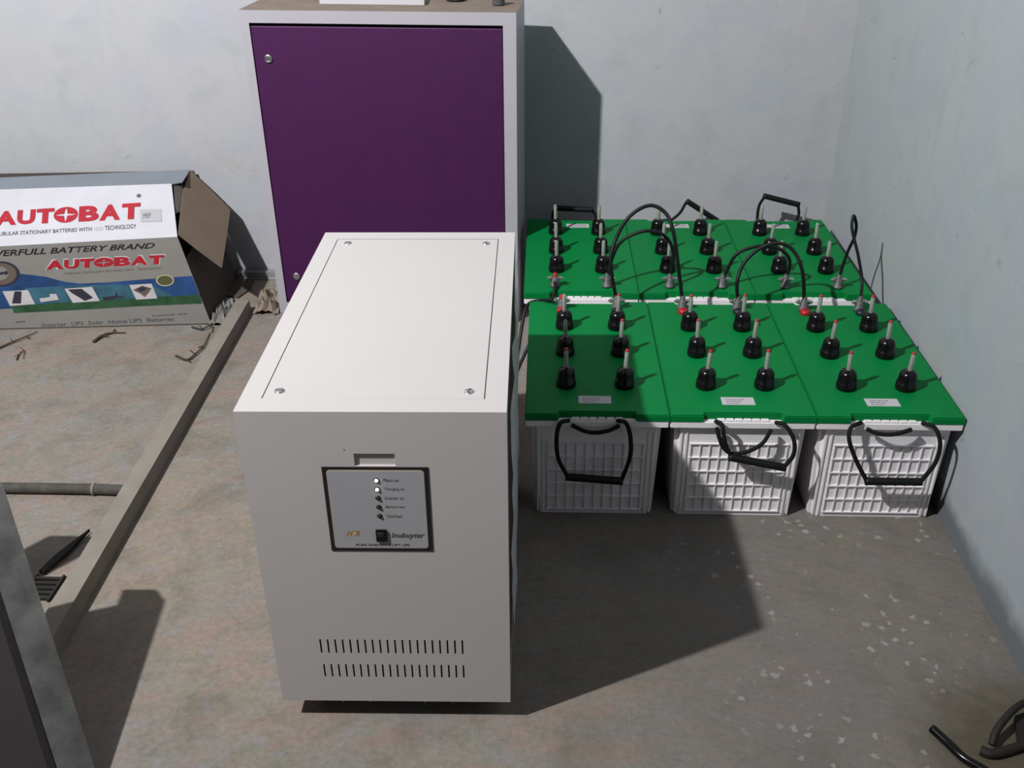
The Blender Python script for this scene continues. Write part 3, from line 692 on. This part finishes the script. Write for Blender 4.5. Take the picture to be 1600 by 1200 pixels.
pxpoly(fr, [(62, 466), (78, 464), (78, 459), (88, 459), (92, 468), (64, 472)], 0.0012, 'pale_ink', 'picture_print')
pxpoly(fr, [(160, 464), (180, 462), (182, 455), (184, 462), (197, 464), (162, 469)], 0.0012, 'slate_ink', 'picture_print')
def disc(u, v, ru, rv, d, mat, name): return pxpoly(fr, [(u+ru*math.cos(2*math.pi*k/28), v+rv*math.sin(2*math.pi*k/28)) for k in range(28)], d, mat, name)
disc(258, 438, 14, 9, 0.0010, 'cream_ink', 'emblem_print'); disc(258, 438, 12, 7.5, 0.0012, 'olive_ink', 'emblem_print')
disc(2, 428, 29, 20, 0.0008, 'slate_ink', 'emblem_print'); disc(1, 428, 25, 17, 0.0010, 'brown_ink', 'emblem_print'); disc(-2, 427, 16, 11, 0.0012, 'grey_card', 'emblem_print')
pxpoly(fr, [(-4, 426), (9, 424), (9, 421), (14, 426), (9, 431), (9, 428), (-4, 430)], 0.0014, 'slate_ink', 'emblem_print')
pxtext(fr, 'Inverter  UPS  Solar  Home UPS  Batteries', [(66, 511), (272, 501), (271, 495), (66, 505)], 0.0006, 'ink', 'carton_lettering', 0.0)
pxtext(fr, 'www', [(24, 505), (40, 504), (40, 501), (24, 502)], 0.0006, 'ink', 'carton_lettering')
pxtext(fr, 'Customer care', [(238, 495), (292, 491), (292, 488), (238, 492)], 0.0006, 'ink', 'carton_lettering')

# ------------------------------------------------------------------ things lying on the floor
xb0, xb1 = -0.829, -0.872
tim = polyprism([(xb0, 1.14, 0.0005), (xb0-0.042, 1.14, 0.0005), (xb0-0.042, 1.14, 0.034), (xb0-0.003, 1.14, 0.036)], (xb1-xb0, 1.36, 0))
tag(link('timber_batten', tim, 'timber'), 'long cement-stained wooden batten lying on the floor from the carton forward', 'batten')
pp = thing('conduit_pipe', 'dusty grey pipe lying on the floor up against the wooden batten', 'pipe', (-1.0, 1.61, 0))
link('tube_wall', tube([(-0.40, -0.012, 0.012), (-0.2, 0.004, 0.012), (0.02, 0.008, 0.012), (0.112, 0.006, 0.012)], 0.0115, 14), 'conduit', pp, True)
link('ring', tube([(0.040, 0.0075, 0.012), (0.045, 0.0075, 0.012)], 0.0130, 14, smooth=False), 'bag_grey', pp)
sa, sb = at(66, 897, 2, 0.004), at(141, 830, 2, 0.004)
sd = (sb-sa); sn = Vector((-sd.y, sd.x, 0)).normalized()
tag(link('wood_splinter', polyprism([sa-sn*0.004, sa+sn*0.006, sa+sd*0.35+sn*0.009, sb, sa+sd*0.5-sn*0.008, sa+sd*0.2-sn*0.006], (0, 0, 0.007)), 'dark_wood'),
    'dark pointed wood splinter on the floor beside the grey pipe and batten', 'splinter')
gg = at(72, 921, 2, 0.0)
bm = bmesh.new()
for k in range(5): add_box(bm, (-0.028, -0.030+0.013*k, 0.0), (0.018, -0.024+0.013*k, 0.006))
add_box(bm, (-0.032, -0.034, 0.0), (-0.028, 0.034, 0.006)); add_box(bm, (0.018, -0.034, 0.0), (0.022, 0.034, 0.006))
gr_ = link('drain_grate', mesh(bm), 'rust'); gr_.location = (gg.x, gg.y, 0.0005)
tag(gr_, 'small dark slotted grate on the floor between wooden trestle and batten', 'grate')

# crumpled paper scraps
def crumple(name, c, sx, sy, h, mat, label, seed, rz=0.0, n=9):
    rnd = random.Random(seed); bm = bmesh.new(); g = []
    for j in range(n):
        row = []
        for i in range(n):
            u, v = i/(n-1)*2-1, j/(n-1)*2-1
            r = max(0, 1-0.75*(u*u+v*v)/1.6)
            z = h*r*(0.45+0.75*rnd.random())*(1 if (i+j) % 2 else 0.6)+0.001
            row.append(bm.verts.new((u*sx*(0.9+0.2*rnd.random()), v*sy*(0.9+0.2*rnd.random()), max(z, 0.001))))
        g.append(row)
    for a, b in zip(g, g[1:]):
        for i in range(n-1):
            if rnd.random() < 0.5: bm.faces.new((a[i], a[i+1], b[i+1])); bm.faces.new((a[i], b[i+1], b[i]))
            else: bm.faces.new((a[i], a[i+1], b[i])); bm.faces.new((a[i+1], b[i+1], b[i]))
    o = link(name, mesh(bm), mat); o.location = c; o.rotation_euler.z = rz
    md = o.modifiers.new('thick', 'SOLIDIFY'); md.thickness = 0.0015; md.offset = 1
    return tag(o, label, 'paper scrap')
p1 = at(352, 487, 2, 0.01); crumple('paper_scrap', (-0.944, p1.y, 0), 0.027, 0.075, 0.034, 'bag_grey', 'crumpled grey paper lump between the carton end and the batten', 3, 0.1)
p2 = at(415, 468, 2, 0.01); crumple('paper_scrap', (-0.832, p2.y-0.01, 0), 0.034, 0.075, 0.040, 'bag', 'creased brown bag paper beside the purple-door cabinet foot', 8, 0.1)
dc = [at(u, v, 2, 0.002) for u, v in ((337, 438), (398, 437), (392, 452), (372, 466), (350, 462), (338, 466))]  # dark sheet added in place of the carton's cast shadow
tag(link('carton_shade_sheet', polyprism(dc, (0, 0, 0.003)), 'kraft_in'), 'dark flat sheet standing for the carton shadow on the floor between carton end and metal channel', 'shadow sheet')
# metal channel along the wall foot
bm = bmesh.new(); X0, X1 = -0.978, -0.50
add_box(bm, (X0, BY-0.030, 0.020), (X1, BY-0.004, 0.0225)); add_box(bm, (X0, BY-0.030, 0.004), (X1, BY-0.027, 0.020)); add_box(bm, (X0, BY-0.036, 0.001), (X1, BY-0.004, 0.004))   # C-section
tag(link('metal_channel', mesh(bm), 'alu'), 'silver metal channel lying along the foot of the back wall behind the batten', 'metal channel')
# twigs
def twig(pts, label, r=0.003):
    P = [at(u, v, 2, z) for u, v, z in pts]; bm = bmesh.new(); tube(P, [r, r*0.35], 7, bm)
    for k in range(1, len(P)-1):
        d = Vector((random.uniform(-1, 1), random.uniform(-1, 1), 0.1)).normalized()*0.018; tube([P[k], P[k]+d], r*0.5, 5, bm, smooth=False)
    for v in bm.verts: v.co.z = max(v.co.z, 0.0006)
    return tag(link('dry_twig', mesh(bm), 'dry', None, True), label, 'twig', 'dry twigs on the floor')
twig([(-12, 548, .004), (20, 534, .006), (40, 526, .006), (58, 518, .004)], 'long thin brown twig pointing at the carton front bottom edge', 0.003)
twig([(146, 534, .004), (160, 524, .007), (176, 520, .004), (196, 520, .003)], 'short forked dark twig on the floor below the carton print', 0.0045)
twig([(275, 556, .004), (292, 562, .005), (305, 553, .006), (318, 540, .006), (328, 520, .003)], 'reddish curled twig on the floor below the carton corner', 0.0035)
twig([(300, 511, .004), (316, 514, .007), (330, 508, .008), (331, 520, .004)], 'tangled twig touching the carton corner by the batten', 0.003)
twig([(26, 562, .003), (30, 553, .004), (38, 548, .004), (36, 560, .003)], 'tiny hooked twig on the floor under the long thin twig', 0.002)

# leaning trestle in the near corner, seen close
R0, R1 = at(160, 1236, 2, 0.0), Vector((-0.829, 1.165, 0.350))
tr = thing('wooden_trestle', 'weathered grey wooden trestle leaning in beside the timber batten, partly out of view', 'trestle', (-0.75, 0.85, 0))
oT = Vector((-0.75, 0.85, 0))
def beam(a, b, wv, dv):
    q = [a, a+wv, a+wv+dv, a+dv]; me = polyprism([Vector(p_)-oT for p_ in q], b-a); return me
W0 = at(101, 1236, 2, 0.0)-R0
leg1 = beam(R0+Vector((0, 0, 0.001)), R1, W0, Vector((-0.024, 0.026, 0)))
link('leg', leg1, 'old_wood', tr)
link('leg', beam(Vector((-1.25, 0.98, 0.001)), Vector((-0.99, 1.29, 0.360)), Vector((-0.10, 0.0, 0)), Vector((0.0, 0.025, 0))), 'old_wood', tr)  # out-of-view leg added to cast the second shadow lobe
link('panel', polyprism([Vector(q)-oT for q in (R0+W0+Vector((-0.002, 0, 0.001)), R1+W0+Vector((-0.002, 0, -0.01)), R1+Vector((-0.30, -0.10, -0.02)), R0+Vector((-0.34, -0.13, 0.001)))], (-0.004, -0.012, 0)), 'dark_wood', tr)
link('rail', beam(R0+W0+(R1-R0)*0.15+Vector((-0.02, 0.03, 0)), Vector((-1.25, 1.02, 0.05)), Vector((0, 0, 0.03)), Vector((-0.01, 0.012, 0))), 'old_wood', tr)

# cable offcut and bent strap in the near corner by the side wall
ca = thing('cable_offcut', 'short shiny black cable offcut lying on the floor before the side wall', 'cable', (0.60, 1.03, 0))
link('sheath', tube([Vector(q)-Vector((0.60, 1.03, 0)) for q in (at(1456, 1138, 2, 0.008), at(1480, 1160, 2, 0.0075), at(1503, 1182, 2, 0.0075), at(1532, 1200, 2, 0.0075), at(1570, 1222, 2, 0.0075))], 0.0068, 14), 'black', ca, True)
bs = thing('bent_strap', 'dark rusty bent metal strap with a loop on the floor by the side wall', 'metal strap', (0.70, 1.04, 0))
def rel(pts, z): return [at(u, v, 2, zz)-Vector((0.70, 1.04, 0)) for (u, v), zz in zip(pts, z)]
link('loop', tube(rel([(1600, 1098), (1585, 1108), (1568, 1126), (1555, 1146), (1550, 1164)], [0.03, 0.03, 0.026, 0.018, 0.008]), 0.0058, 8), 'rust', bs, True)
link('loop', tube(rel([(1532, 1172), (1548, 1178), (1570, 1174), (1598, 1164), (1612, 1150)], [0.006]*5), 0.0078, 8), 'rust', bs, True)
link('strap_plate', polyprism(rel([(1586, 1118), (1612, 1108), (1612, 1168), (1594, 1166)], [0.012, 0.012, 0.012, 0.012]), (0, 0, -0.011)), 'rust', bs)
